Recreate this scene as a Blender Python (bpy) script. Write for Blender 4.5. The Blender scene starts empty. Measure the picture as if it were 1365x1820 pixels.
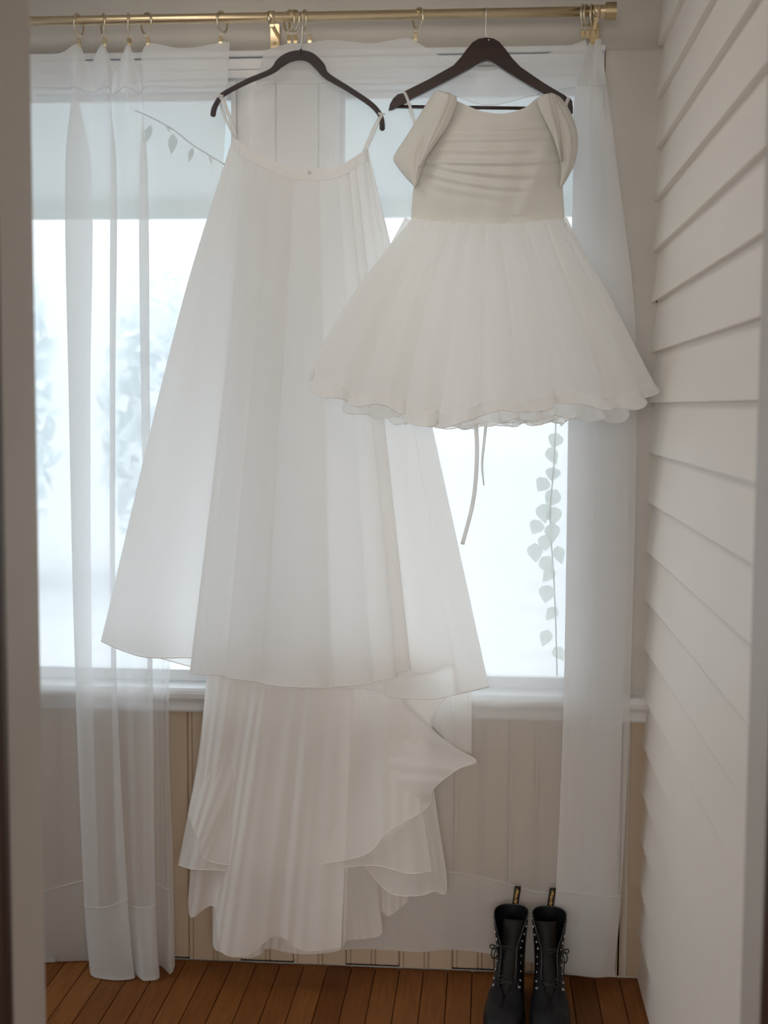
import bpy, bmesh, math, random
import numpy as np
from mathutils import Vector, Matrix
random.seed(7)
SC = bpy.context.scene
COL = SC.collection
R_ = math.radians

# ------------------------------------------------------------------ camera
FPX, CX, CY = 2300.0, 682.5, 910.0
PITCH, YAW, ROLL = 0.0815, 0.0790, 0.0056
CAM = np.array([0.0, -3.30, 1.4785])
_F = np.array([-math.sin(YAW)*math.cos(PITCH), math.cos(YAW)*math.cos(PITCH), -math.sin(PITCH)])
_Rr = np.array([math.cos(YAW), math.sin(YAW), 0.0])
_Ur = np.cross(_Rr, _F)
CR = math.cos(ROLL)*_Rr + math.sin(ROLL)*_Ur
CU = -math.sin(ROLL)*_Rr + math.cos(ROLL)*_Ur
cam_data = bpy.data.cameras.new('camera')
cam_data.sensor_fit = 'VERTICAL'; cam_data.sensor_height = 36.0
cam_data.lens = FPX/1820.0*36.0
cam_data.clip_start = 0.02; cam_data.clip_end = 200
cam_data.dof.use_dof = True; cam_data.dof.focus_distance = 3.12; cam_data.dof.aperture_fstop = 4.0
cam = bpy.data.objects.new('camera', cam_data)
COL.objects.link(cam)
cam.matrix_world = Matrix(((CR[0], CU[0], -_F[0], CAM[0]), (CR[1], CU[1], -_F[1], CAM[1]),
                           (CR[2], CU[2], -_F[2], CAM[2]), (0, 0, 0, 1)))
SC.camera = cam

# ------------------------------------------------------------------ light
SC.view_settings.view_transform = 'Standard'
SC.view_settings.look = 'None'
SC.view_settings.gamma = 1.0
SC.view_settings.use_curve_mapping = False
SC.view_settings.exposure = 0.22
SC.cycles.transparent_max_bounces = 32
SC.cycles.max_bounces = 12
SC.cycles.diffuse_bounces = 6
SC.cycles.transmission_bounces = 10
W = bpy.data.worlds.new('overcast_sky'); SC.world = W
W.use_nodes = True
bg = W.node_tree.nodes['Background']
bg.inputs['Color'].default_value = (0.86, 0.93, 1.0, 1)
# overcast sky: evenly grey-blue, three times brighter overhead than at the horizon (the standard overcast distribution)
_tc = W.node_tree.nodes.new('ShaderNodeTexCoord'); _sp = W.node_tree.nodes.new('ShaderNodeSeparateXYZ'); _mr = W.node_tree.nodes.new('ShaderNodeMapRange')
W.node_tree.links.new(_tc.outputs['Generated'], _sp.inputs[0]); W.node_tree.links.new(_sp.outputs['Z'], _mr.inputs['Value'])
SKY = 1.55
_mr.inputs['From Min'].default_value = 0; _mr.inputs['From Max'].default_value = 1
_mr.inputs['To Min'].default_value = SKY; _mr.inputs['To Max'].default_value = 3*SKY
W.node_tree.links.new(_mr.outputs[0], bg.inputs['Strength'])

def area(name, loc, target, sx, sy, power, color):
    l = bpy.data.lights.new(name, 'AREA'); l.shape = 'RECTANGLE'; l.size = sx; l.size_y = sy
    l.energy = power; l.color = color
    o = bpy.data.objects.new(name, l); COL.objects.link(o)
    o.location = loc
    d = Vector(target)-Vector(loc)
    o.rotation_euler = d.to_track_quat('-Z', 'Y').to_euler()
    return o
# added warm fill behind the camera; no window is modelled there
area('rear_fill_light', (0.1, -6.6, 1.8), (-0.3, 0, 1.5), 3.4, 1.5, 90, (1.0, 0.92, 0.83))
# added overhead fill for the sunroom, without any fixture
area('sunroom_fill_light', (-0.75, -1.0, 2.66), (-0.6, -0.9, 0), 0.6, 0.6, 4, (1.0, 0.90, 0.78))

# ------------------------------------------------------------------ helpers
def at(u, v, Y):
    """world point(s) seen at pixel (u,v) on the plane y = Y"""
    u = np.asarray(u, float); v = np.asarray(v, float); Y = np.asarray(Y, float)
    a = (u-CX)/FPX; b = -(v-CY)/FPX
    d = _F + a[..., None]*CR + b[..., None]*CU
    t = (Y-CAM[1])/d[..., 1]
    return CAM + t[..., None]*d
def P(u, v, Y=0.0):
    return Vector(at(u, v, Y).tolist())
def tag(o, label=None, cat=None, group=None, kind=None):
    if label: o['label'] = label
    if cat: o['category'] = cat
    if group: o['group'] = group
    if kind: o['kind'] = kind
    return o
def link(name, me, m=None, parent=None):
    if m is not None and not me.materials: me.materials.append(m)
    o = bpy.data.objects.new(name, me); COL.objects.link(o)
    if parent is not None: o.parent = parent
    return o
def empty(name, loc=(0, 0, 0)):
    o = bpy.data.objects.new(name, None); COL.objects.link(o); o.location = loc
    o.empty_display_size = 0.05
    return o
def keep(o, parent):
    """parent with the child's world place kept (parents here are only moved, never turned)"""
    o.parent = parent
    o.matrix_parent_inverse = Matrix.Translation(-parent.location)
    return o
def bm_to(name, bm, m, parent=None, smooth=False):
    me = bpy.data.meshes.new(name); bmesh.ops.recalc_face_normals(bm, faces=bm.faces)
    bm.to_mesh(me); bm.free()
    if smooth:
        for p in me.polygons: p.use_smooth = True
    o = link(name, me, m)
    if parent is not None: keep(o, parent)
    return o
def box(bm, x0, x1, y0, y1, z0, z1):
    vs = [bm.verts.new((x, y, z)) for x in (x0, x1) for y in (y0, y1) for z in (z0, z1)]
    for f in ((0,1,3,2),(4,6,7,5),(0,4,5,1),(2,3,7,6),(0,2,6,4),(1,5,7,3)):
        bm.faces.new([vs[i] for i in f])
def boxes(name, lst, m, parent=None, bevel=0.0):
    bm = bmesh.new()
    for b in lst: box(bm, *b)
    if bevel: bmesh.ops.bevel(bm, geom=bm.edges[:], offset=bevel, segments=2, affect='EDGES')
    return bm_to(name, bm, m, parent)
def prism(name, poly, axis, a0, a1, m, parent=None, bevel=0.0, smooth=False):
    """polygon (2D) extruded along axis 'x','y' or 'z'"""
    bm = bmesh.new()
    def mk(p, a):
        return {'x': (a, p[0], p[1]), 'y': (p[0], a, p[1]), 'z': (p[0], p[1], a)}[axis]
    A = [bm.verts.new(mk(p, a0)) for p in poly]; B = [bm.verts.new(mk(p, a1)) for p in poly]
    n = len(poly)
    bm.faces.new(A); bm.faces.new(B[::-1])
    for i in range(n): bm.faces.new((A[i], A[(i+1) % n], B[(i+1) % n], B[i]))
    if bevel: bmesh.ops.bevel(bm, geom=[e for e in bm.edges], offset=bevel, segments=2, affect='EDGES')
    return bm_to(name, bm, m, parent, smooth)
def tube(bm, pts, rad, seg=8, flat=None, closed=False, caps=True):
    """swept tube; rad scalar or list of r or (ra, rb): ra along side axis, rb along the fixed axis `flat`"""
    pts = [Vector(p) for p in pts]; n = len(pts)
    rs = rad if isinstance(rad, (list, tuple)) else [rad]*n
    rings = []; prev = None
    for i, p in enumerate(pts):
        if closed: t = pts[(i+1) % n]-pts[i-1]
        else: t = pts[min(i+1, n-1)]-pts[max(i-1, 0)]
        t.normalize()
        if flat is not None:
            b = Vector(flat); s = t.cross(b).normalized(); b = s.cross(t).normalized()
        else:
            if prev is None:
                ref = Vector((0, 0, 1)) if abs(t.z) < 0.9 else Vector((1, 0, 0))
                s = t.cross(ref).normalized()
            else:
                s = (prev - t*prev.dot(t)).normalized()
            b = s.cross(t).normalized(); prev = s
        r = rs[i]; ra, rb = r if isinstance(r, (list, tuple)) else (r, r)
        rings.append([bm.verts.new(p + s*ra*math.cos(2*math.pi*k/seg) + b*rb*math.sin(2*math.pi*k/seg)) for k in range(seg)])
    m = n if closed else n-1
    for i in range(m):
        a, c = rings[i], rings[(i+1) % n]
        for k in range(seg):
            bm.faces.new((a[k], a[(k+1) % seg], c[(k+1) % seg], c[k]))
    if caps and not closed:
        bm.faces.new(rings[0][::-1]); bm.faces.new(rings[-1])
def tube_obj(name, pts, rad, m, parent=None, **k):
    bm = bmesh.new(); tube(bm, pts, rad, **k)
    return bm_to(name, bm, m, parent, True)
def cr(Pn, n, closed=False):
    """Catmull-Rom resample along axis 0"""
    Pn = np.asarray(Pn, float); c = len(Pn)
    if closed: s = np.linspace(0, c, n, endpoint=False)
    else: s = np.linspace(0, c-1, n)
    i = np.floor(s).astype(int)
    if not closed: i = np.minimum(i, c-2)
    f = (s-i)
    def g(j):
        if closed: return Pn[j % c]
        lo = 2*Pn[0]-Pn[1]; hi = 2*Pn[-1]-Pn[-2]
        ext = np.concatenate([lo[None], Pn, hi[None]])
        return ext[j+1]
    p0, p1, p2, p3 = g(i-1), g(i), g(i+1), g(i+2)
    f = f.reshape((-1,)+(1,)*(Pn.ndim-1))
    return 0.5*((2*p1)+(-p0+p2)*f+(2*p0-5*p1+4*p2-p3)*f**2+(-p0+3*p1-3*p2+p3)*f**3)
def cr_t(rows, ts, n):
    """resample rows (R,...) given at parameters ts, monotone-ish cubic (finite difference tangents)"""
    rows = np.asarray(rows, float); ts = np.asarray(ts, float)
    m = np.zeros_like(rows)
    for k in range(len(ts)):
        a, b = max(k-1, 0), min(k+1, len(ts)-1)
        m[k] = (rows[b]-rows[a])/(ts[b]-ts[a])
    out = []
    for t in np.linspace(ts[0], ts[-1], n):
        k = min(max(np.searchsorted(ts, t, side='right')-1, 0), len(ts)-2)
        h = ts[k+1]-ts[k]; x = (t-ts[k])/h
        out.append((2*x**3-3*x**2+1)*rows[k]+(x**3-2*x**2+x)*h*m[k]+(-2*x**3+3*x**2)*rows[k+1]+(x**3-x**2)*h*m[k+1])
    return np.array(out)
def loft(rows, ts, nu, nv, closed=False, fn=None):
    """rows of (u, v, d) -> grid (nv, nu, 3) of world points; d is metres in front of the window wall"""
    rr = np.array([cr(r, nu, closed) for r in rows])
    g = cr_t(rr, ts, nv)
    if fn is not None:
        S, T = np.meshgrid(np.linspace(0, 1, nu, endpoint=not closed), np.linspace(0, 1, nv))
        g = fn(g, S, T)
    w = at(g[..., 0], g[..., 1], -g[..., 2])
    w[..., 2] = np.maximum(w[..., 2], 0.004)
    return w
def grid_mesh(name, w, m, parent=None, closed=False, thick=0.0):
    nv, nu = w.shape[:2]
    idx = np.arange(nv*nu).reshape(nv, nu)
    if closed: idx = np.concatenate([idx, idx[:, :1]], axis=1)
    f = np.stack([idx[:-1, :-1], idx[1:, :-1], idx[1:, 1:], idx[:-1, 1:]], -1).reshape(-1, 4)
    me = bpy.data.meshes.new(name)
    me.from_pydata(w.reshape(-1, 3).tolist(), [], f.tolist())
    for p in me.polygons: p.use_smooth = True
    o = link(name, me, m)
    if parent is not None: keep(o, parent)
    if thick:
        md = o.modifiers.new('thickness', 'SOLIDIFY'); md.thickness = thick; md.offset = 0
    return o
def hem_line(name, row, r, m, parent, closed=False):
    return tube_obj(name, [Vector(p) for p in row.tolist()], r, m, parent, seg=5, closed=closed)

# ------------------------------------------------------------------ materials
def mat(name):
    m = bpy.data.materials.new(name); m.use_nodes = True
    nt = m.node_tree; b = nt.nodes['Principled BSDF']
    return m, nt, b
def noise_color(nt, b, c1, c2, scale, detail=6, stretch=(1, 1, 1), lo=0.35, hi=0.7):
    tc = nt.nodes.new('ShaderNodeTexCoord'); mp = nt.nodes.new('ShaderNodeMapping')
    mp.inputs['Scale'].default_value = stretch
    nz = nt.nodes.new('ShaderNodeTexNoise'); nz.inputs['Scale'].default_value = scale; nz.inputs['Detail'].default_value = detail
    rp = nt.nodes.new('ShaderNodeValToRGB')
    rp.color_ramp.elements[0].position = lo; rp.color_ramp.elements[1].position = hi
    rp.color_ramp.elements[0].color = (*c1, 1); rp.color_ramp.elements[1].color = (*c2, 1)
    nt.links.new(tc.outputs['Object'], mp.inputs['Vector']); nt.links.new(mp.outputs['Vector'], nz.inputs['Vector'])
    nt.links.new(nz.outputs['Fac'], rp.inputs['Fac']); nt.links.new(rp.outputs['Color'], b.inputs['Base Color'])
    return nz, rp, mp
def bump(nt, b, src, strength, dist=0.002):
    bp = nt.nodes.new('ShaderNodeBump'); bp.inputs['Strength'].default_value = strength; bp.inputs['Distance'].default_value = dist
    nt.links.new(src, bp.inputs['Height']); nt.links.new(bp.outputs['Normal'], b.inputs['Normal'])
def paint(name, c1, c2, rough=0.5, scale=6, bs=0.15, stretch=(1, 1, 1)):
    m, nt, b = mat(name); nz, rp, mp = noise_color(nt, b, c1, c2, scale, stretch=stretch)
    b.inputs['Roughness'].default_value = rough
    bump(nt, b, nz.outputs['Fac'], bs); return m
def plain(name, c, rough=0.5, metal=0.0, **k):
    m, nt, b = mat(name); b.inputs['Base Color'].default_value = (*c, 1)
    b.inputs['Roughness'].default_value = rough; b.inputs['Metallic'].default_value = metal
    for kk, v in k.items(): b.inputs[kk].default_value = v
    return m
M_wall = paint('painted_wall', (0.60, 0.565, 0.52), (0.66, 0.625, 0.575), 0.55, 4)
M_clap = paint('painted_clapboard', (0.85, 0.79, 0.725), (0.90, 0.84, 0.775), 0.5, 3, 0.25, (1, 0.3, 1))
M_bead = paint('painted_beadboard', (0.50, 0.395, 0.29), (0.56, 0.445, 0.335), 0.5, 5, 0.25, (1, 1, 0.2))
M_trim = paint('white_gloss_trim', (0.76, 0.77, 0.78), (0.82, 0.83, 0.84), 0.35, 5, 0.08)
M_gap = plain('dark_gap', (0.03, 0.022, 0.016), 0.9)
M_ceil = paint('ceiling_paint', (0.60, 0.57, 0.53), (0.64, 0.61, 0.57), 0.7, 3)
M_dark = paint('dark_stained_wood', (0.028, 0.012, 0.006), (0.05, 0.022, 0.010), 0.4, 8, 0.2, (1, 1, 0.1))
M_jamb = paint('grey_beige_jamb', (0.50, 0.46, 0.42), (0.55, 0.51, 0.47), 0.5, 4)
M_ext = paint('exterior_white', (0.74, 0.79, 0.78), (0.78, 0.83, 0.82), 0.6, 2, 0.1)
M_ground = paint('pale_ground', (0.35, 0.36, 0.37), (0.39, 0.40, 0.41), 0.9, 2, 0.1)
def brass(name, c, rough):
    m = plain(name, c, rough, 1.0); return m
M_brass = brass('brushed_brass', (0.84, 0.69, 0.46), 0.34)
M_brass_d = brass('antique_brass', (0.60, 0.48, 0.29), 0.4)
M_ring = brass('champagne_brass', (0.80, 0.72, 0.56), 0.28)
M_steel = brass('hook_steel', (0.75, 0.73, 0.70), 0.25)
M_velvet = plain('grey_velvet', (0.060, 0.050, 0.052), 0.95, 0.0, **{'Sheen Weight': 0.6, 'Sheen Roughness': 0.4})
def wood_dark():
    m, nt, b = mat('mahogany_hanger_wood')
    nz, rp, mp = noise_color(nt, b, (0.012, 0.004, 0.003), (0.034, 0.010, 0.006), 9, stretch=(0.6, 1, 6))
    b.inputs['Roughness'].default_value = 0.35; bump(nt, b, nz.outputs['Fac'], 0.1); return m
M_hanger = wood_dark()
M_leather = paint('black_leather', (0.006, 0.006, 0.008), (0.010, 0.010, 0.012), 0.45, 60, 0.15)
M_tongue = paint('dark_tongue_leather', (0.010, 0.008, 0.007), (0.016, 0.013, 0.011), 0.6, 60, 0.15)
for _m in (M_leather, M_tongue): _m.node_tree.nodes['Principled BSDF'].inputs['Specular IOR Level'].default_value = 0.22
M_rim = plain('cut_leather_edge', (0.05, 0.05, 0.055), 0.5)
M_rubber = plain('black_rubber', (0.014, 0.014, 0.014), 0.6)
M_lace = plain('black_lace', (0.012, 0.012, 0.012), 0.7)
M_eyelet = plain('steel_eyelet', (0.80, 0.80, 0.80), 0.2, 1.0)
M_loopf = plain('black_woven_loop', (0.014, 0.010, 0.008), 0.8)
M_gold = plain('yellow_lettering', (0.75, 0.47, 0.16), 0.6)
M_nail = plain('rusty_nail', (0.03, 0.02, 0.015), 0.7)
def cloth(name, col, transp, trl, rough_noise=0.0, weave=None):
    """woven fabric: part of the light goes straight through between the threads, part is scattered forward"""
    m = bpy.data.materials.new(name); m.use_nodes = True; nt = m.node_tree
    for n in list(nt.nodes): nt.nodes.remove(n)
    out = nt.nodes.new('ShaderNodeOutputMaterial')
    df = nt.nodes.new('ShaderNodeBsdfDiffuse'); tl = nt.nodes.new('ShaderNodeBsdfTranslucent'); tr = nt.nodes.new('ShaderNodeBsdfTransparent')
    df.inputs['Color'].default_value = (*col, 1); tl.inputs['Color'].default_value = (*col, 1)
    m1 = nt.nodes.new('ShaderNodeMixShader'); m1.inputs[0].default_value = trl
    nt.links.new(df.outputs[0], m1.inputs[1]); nt.links.new(tl.outputs[0], m1.inputs[2])
    m2 = nt.nodes.new('ShaderNodeMixShader')
    nt.links.new(m1.outputs[0], m2.inputs[1]); nt.links.new(tr.outputs[0], m2.inputs[2])
    if transp > 0:
        # threads close up when the cloth is seen edge-on: a property of the weave
        lw = nt.nodes.new('ShaderNodeLayerWeight'); lw.inputs['Blend'].default_value = 0.35
        mr = nt.nodes.new('ShaderNodeMapRange')
        mr.inputs['From Min'].default_value = 0.0; mr.inputs['From Max'].default_value = 1.0
        mr.inputs['To Min'].default_value = transp; mr.inputs['To Max'].default_value = transp*0.25
        nt.links.new(lw.outputs['Facing'], mr.inputs['Value'])
        nt.links.new(mr.outputs[0], m2.inputs[0])
    else:
        m2.inputs[0].default_value = 0.0
    nt.links.new(m2.outputs[0], out.inputs['Surface'])
    return m
M_cur = cloth('sheer_curtain_voile', (0.93, 0.94, 0.95), 0.43, 0.40)
M_curh = cloth('curtain_hem_voile', (0.92, 0.92, 0.92), 0.50, 0.55)
M_hemt = cloth('stitched_hem', (0.92, 0.92, 0.92), 0.25, 0.5)
M_satin = cloth('ivory_skirt_fabric', (0.975, 0.965, 0.955), 0.06, 0.70)
M_satin2 = cloth('ivory_lining', (0.98, 0.975, 0.965), 0.14, 0.70)
M_organza = cloth('ivory_organza', (0.97, 0.96, 0.945), 0.20, 0.45)
M_bod = cloth('ivory_bodice_chiffon', (0.905, 0.89, 0.86), 0.0, 0.45)
M_tulle = cloth('soft_tulle', (0.97, 0.955, 0.94), 0.22, 0.38)
M_edge = cloth('rolled_edge', (0.95, 0.94, 0.92), 0.0, 0.22)
M_ribbon = cloth('satin_ribbon', (0.93, 0.93, 0.92), 0.1, 0.5)
M_under = cloth('crinoline_organza', (0.975, 0.97, 0.96), 0.48, 0.65)

# ------------------------------------------------------------------ setting
XR = P(1158, 716).x                 # inner face of the clapboard wall at the corner
XL, ZC = -2.35, 2.72
YD = -1.75                          # sunroom side of the doorway wall
def wx(u, v=700, Y=0.0): return P(u, v, Y).x
def wz(u, v, Y=0.0): return P(u, v, Y).z
z_top = wz(740, 90); z_sill = wz(700, 1230, -0.03); z_apr = wz(720, 1256, -0.03); z_bead = wz(720, 1274, -0.015)
z_gt = wz(600, 172, 0.05)
x_case = wx(1075, 120); x_open = wx(1057, 900); x_gl = wx(1003, 900, 0.05)
x_pl = wx(417, 300, 0.04); x_pr = wx(605, 250, 0.04)

# floor : boards running towards the window
floor = boxes('floor', [(XL-0.3, 2.4, -7.0, 0.02, -0.05, -0.012)], M_gap); tag(floor, kind='structure')
def floor_mat(k):
    m, nt, b = mat('floor_board_wood')
    base = [(0.20, 0.066, 0.013), (0.23, 0.082, 0.018), (0.15, 0.045, 0.008), (0.27, 0.100, 0.024)][k]
    dk = tuple(c*0.72 for c in base)
    nz, rp, mp = noise_color(nt, b, dk, base, 14, stretch=(8, 0.5, 1), lo=0.3, hi=0.62)
    b.inputs['Roughness'].default_value = 0.5; b.inputs['Specular IOR Level'].default_value = 0.25; bump(nt, b, nz.outputs['Fac'], 0.12, 0.001); return m
FM = [floor_mat(k) for k in range(4)]
bw = 0.0635
def chamfer_box(name, x0, x1, y0, y1, z0, z1, m, parent, c=0.0012):
    prism_poly = [(x0, z0), (x1, z0), (x1, z1-c), (x1-c, z1), (x0+c, z1), (x0, z1-c)]
    return prism(name, prism_poly, 'y', y0, y1, m, parent)
x = XR+0.012
i = 0
while x > XL-0.05:
    cuts = [-3.6, -3.6+random.uniform(0.4, 1.5), -1.4+random.uniform(-0.3, 0.5), 0.0]
    cuts = [-3.6, random.uniform(-2.9, -1.2), random.uniform(-0.95, -0.25) if random.random() < 0.35 else None, 0.0]
    cuts = [c for c in cuts if c is not None]
    for a, b_ in zip(cuts[:-1], cuts[1:]):
        chamfer_box('board', x-bw+0.0009, x-0.0009, a+0.0006, b_-0.0006, -0.012, random.uniform(-0.0006, 0.0), FM[random.choice([0, 0, 1, 1, 2, 3])], floor)
    x -= bw; i += 1

# window wall
wb = boxes('wall_back', [
    (XL-0.05, XR+0.1, 0.0, 0.12, z_top+0.004, ZC),
    (x_case, XR+0.1, 0.0, 0.12, -0.02, z_top+0.004),
    (XL-0.05, XL+0.3, 0.0, 0.12, z_bead, z_top+0.004),
    (XL-0.05, x_case, 0.012, 0.12, -0.02, z_bead+0.03)], M_wall); tag(wb, kind='structure')
bw2 = 0.1406; x614 = wx(615, 1705)
k0 = int((XL-x614)/bw2)-1
xcr = wx(1117, 1500)
def bead_profile(x0, x1, y):
    t = y-0.013; g = 0.004; xm = (x0+x1)/2
    r = [(x0, y), (x0, t+0.003), (x0+0.003, t), (x0+0.010, t), (x0+0.0115, t+0.0035), (x0+0.013, t),
         (xm-0.006, t), (xm-0.003, t+0.004), (xm-0.001, t), (xm+0.005, t-0.0005), (xm+0.007, t+0.004), (xm+0.010, t),
         (x1-0.003, t), (x1, t+0.003), (x1, y)]
    return r
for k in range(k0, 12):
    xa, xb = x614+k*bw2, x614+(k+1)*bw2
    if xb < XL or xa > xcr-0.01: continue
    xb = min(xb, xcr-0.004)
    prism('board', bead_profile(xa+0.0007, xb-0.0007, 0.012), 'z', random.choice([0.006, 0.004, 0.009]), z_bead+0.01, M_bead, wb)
tr = boxes('trim_1', [(xcr, XR+0.02, -0.004, 0.02, 0.004, z_bead)], M_bead, bevel=0.0015); tag(tr, kind='structure')
gp = boxes('trim_2', [(XL, xcr-0.0, 0.0095, 0.0125, 0.0, z_bead)], M_gap); tag(gp, kind='structure')
# upper and side panel seams of the window wall
tr = boxes('trim_3', [(x_case+0.001, XR+0.02, -0.006, 0.0, z_sill+0.02, wz(1100, 90))], M_wall, bevel=0.001); tag(tr, kind='structure')

# sill and apron
def sill(name):
    s = prism(name, [(0.10, z_sill), (-0.040, z_sill), (-0.046, z_sill-0.006), (-0.048, z_sill-0.014), (-0.045, z_sill-0.026), (-0.036, z_apr), (0.10, z_apr)],
              'x', XL, XR+0.005, M_trim); tag(s, kind='structure'); return s
sill('trim_4')
tr = prism('trim_5', [(0.02, z_apr), (-0.020, z_apr), (-0.022, z_bead+0.006), (-0.018, z_bead), (0.02, z_bead)], 'x', XL, XR+0.005, M_trim); tag(tr, kind='structure')

# windows
def glass_mat():
    m = bpy.data.materials.new('window_glass'); m.use_nodes = True; nt = m.node_tree
    for n in list(nt.nodes): nt.nodes.remove(n)
    out = nt.nodes.new('ShaderNodeOutputMaterial'); tr_ = nt.nodes.new('ShaderNodeBsdfTransparent'); gl = nt.nodes.new('ShaderNodeBsdfGlossy')
    tr_.inputs['Color'].default_value = (0.96, 0.975, 0.97, 1); gl.inputs['Roughness'].default_value = 0.02
    fr = nt.nodes.new('ShaderNodeFresnel'); fr.inputs['IOR'].default_value = 1.25
    mx = nt.nodes.new('ShaderNodeMixShader')
    nt.links.new(fr.outputs[0], mx.inputs[0]); nt.links.new(tr_.outputs[0], mx.inputs[1]); nt.links.new(gl.outputs[0], mx.inputs[2])
    nt.links.new(mx.outputs[0], out.inputs['Surface']); return m
M_glass = glass_mat()
x_wl = wx(35, 700)-0.28
def window(n, x0, x1):
    """opening from x0 to x1: reveal, sash frame, glass"""
    w = boxes('window_%d' % n, [(x0-0.012, x0, -0.004, 0.12, z_sill, z_gt+0.02), (x1, x1+0.012, -0.004, 0.12, z_sill, z_gt+0.02),
                                (x0-0.012, x1+0.012, 0.0, 0.12, z_gt+0.012, z_gt+0.03)], M_trim, bevel=0.0008)
    tag(w, kind='structure')
    s = 0.040
    sash = boxes('sash', [(x0, x0+s*0.25, 0.045, 0.075, z_sill, z_gt), (x1-s*0.25, x1, 0.045, 0.075, z_sill, z_gt),
                          (x0, x1, 0.045, 0.075, z_gt-0.006, z_gt+0.012), (x0, x1, 0.045, 0.075, z_sill, z_sill+0.03)], M_trim, w, bevel=0.002)
    boxes('glass_pane', [(x0+s*0.2, x1-s*0.2, 0.058, 0.062, z_sill+0.025, z_gt)], M_glass, w)
    return w
w1 = window(1, x_wl+0.08, x_pl)
w2 = window(2, x_pr, x_open-0.055)
w3 = window(3, XL+0.32, x_wl-0.06)  # out of view, added to let in more light from the left
# stile on the right of window 2, in two steps, then casing
boxes('stile', [(x_open-0.043, x_open-0.012, 0.02, 0.12, z_sill, z_gt+0.02), (x_open-0.012, x_open, 0.008, 0.12, z_sill, z_gt+0.02)], M_trim, w2, bevel=0.001)
tr = boxes('trim_6', [(x_open, x_case-0.002, -0.012, 0.12, z_sill, z_top-0.002)], M_trim, bevel=0.002); tag(tr, kind='structure')
# post between the windows
px0, px1 = x_pl+0.012, x_pr-0.012
tr = boxes('trim_7', [(px0, px1, 0.012, 0.12, z_sill, z_gt+0.03), (px0+0.03, px0+0.10, 0.0, 0.014, z_sill, z_gt+0.03),
                      (px0+0.10+0.002, px1-0.04, 0.004, 0.014, z_sill, z_gt+0.03), (px1-0.038, px1, 0.0, 0.014, z_sill, z_gt+0.03)], M_trim, bevel=0.0015)
tag(tr, kind='structure')
tr = boxes('trim_8', [(x_wl-0.045, x_wl+0.067, 0.0, 0.12, z_sill, z_gt+0.03)], M_trim, bevel=0.002); tag(tr, kind='structure')
# head casing in steps
dz = z_top-z_gt
tr = boxes('trim_9', [(XL+0.3, x_case, -0.016, 0.12, z_top-0.010, z_top+0.003),
                      (XL+0.3, x_open, -0.002, 0.12, z_top-0.040, z_top-0.012),
                      (XL+0.3, x_open, -0.010, 0.12, z_top-0.062, z_top-0.043),
                      (XL+0.3, x_open, 0.010, 0.12, z_gt+0.028, z_top-0.001)], M_trim, bevel=0.0015); tag(tr, kind='structure')

# clapboard wall on the right
wr = boxes('wall_right', [(XR+0.012, XR+0.11, YD, 0.1, -0.05, ZC)], M_clap); tag(wr, kind='structure')
exp = 0.1245
zc = wz(1160, 716) - exp*math.floor((wz(1160, 716))/exp)
z = zc-exp
n = 0
while z < ZC:
    za, zb = max(z, 0.003), min(z+exp+0.012, ZC)
    t0 = 0.0185; t1 = 0.002
    f = lambda zz: XR+0.012-(t0+(t1-t0)*(zz-z)/(exp+0.012))
    prism('board', [(XR+0.0125, za), (f(za)+0.001, za), (f(za+0.002), za+0.002), (f(zb), zb), (XR+0.0125, zb)], 'y', YD, -0.001-random.uniform(0, 0.001), M_clap, wr)
    z += exp; n += 1
for (u, v, r) in ((1187, 536, 0.0022), (1153, 970, 0.0012)):
    # nails on the clapboards near the corner
    bm = bmesh.new(); p = P(u, v, -0.06 if u > 1160 else -0.004)
    bmesh.ops.create_icosphere(bm, subdivisions=2, radius=r, matrix=Matrix.Translation((XR-0.0005 if u > 1160 else p.x, p.y, p.z)))
    bm_to('nail', bm, M_nail, wr)
wl = boxes('wall_left', [(XL-0.1, XL, YD, -1.55, -0.05, ZC), (XL-0.1, XL, -0.2, 0.1, -0.05, ZC), (XL-0.1, XL, -1.55, -0.2, -0.05, z_sill), (XL-0.1, XL, -1.55, -0.2, z_gt, ZC)], M_wall); tag(wl, kind='structure')
w4 = boxes('window_4', [(XL-0.1, XL+0.01, -1.56, -1.50, z_sill, z_gt), (XL-0.1, XL+0.01, -0.25, -0.19, z_sill, z_gt), (XL-0.1, XL+0.01, -1.56, -0.19, z_gt-0.04, z_gt+0.01), (XL-0.1, XL+0.03, -1.56, -0.19, z_sill-0.01, z_sill+0.03)], M_trim, bevel=0.002); tag(w4, kind='structure')  # unseen side opening, added to throw sideways light on the clapboards
boxes('glass_pane', [(XL-0.06, XL-0.056, -1.52, -0.22, z_sill+0.02, z_gt-0.02)], M_glass, w4)
ce = boxes('ceiling', [(XL-0.1, XR+0.2, YD-0.1, 0.12, ZC, ZC+0.08)], M_ceil); tag(ce, kind='structure')

# doorway the camera looks through
JL = P(68, 900, YD).x; JR = P(1341, 900, YD).x; YB = YD-0.115
wf = boxes('wall_front', [(XL-0.1, JL-0.03, YB, YD, -0.02, ZC), (JR+0.03, XR+0.2, YB, YD, -0.02, ZC), (JL-0.03, JR+0.03, YB, YD, 2.35, ZC)], M_jamb); tag(wf, kind='structure')
d1 = boxes('door_1', [(JL-0.03, JL, YB, YD, 0, 2.35), (JR, JR+0.03, YB, YD, 0, 2.35), (JL, JR, YB, YD, 2.32, 2.35)], M_jamb, bevel=0.003); tag(d1, kind='structure')
boxes('casing', [(JL-0.12, JL+0.002, YB-0.02, YB-0.001, 0, 2.45)], M_dark, d1, bevel=0.003)
boxes('casing', [(JR-0.002, JR+0.12, YB-0.02, YB-0.001, 0, 2.45)], M_dark, d1, bevel=0.003)
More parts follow.
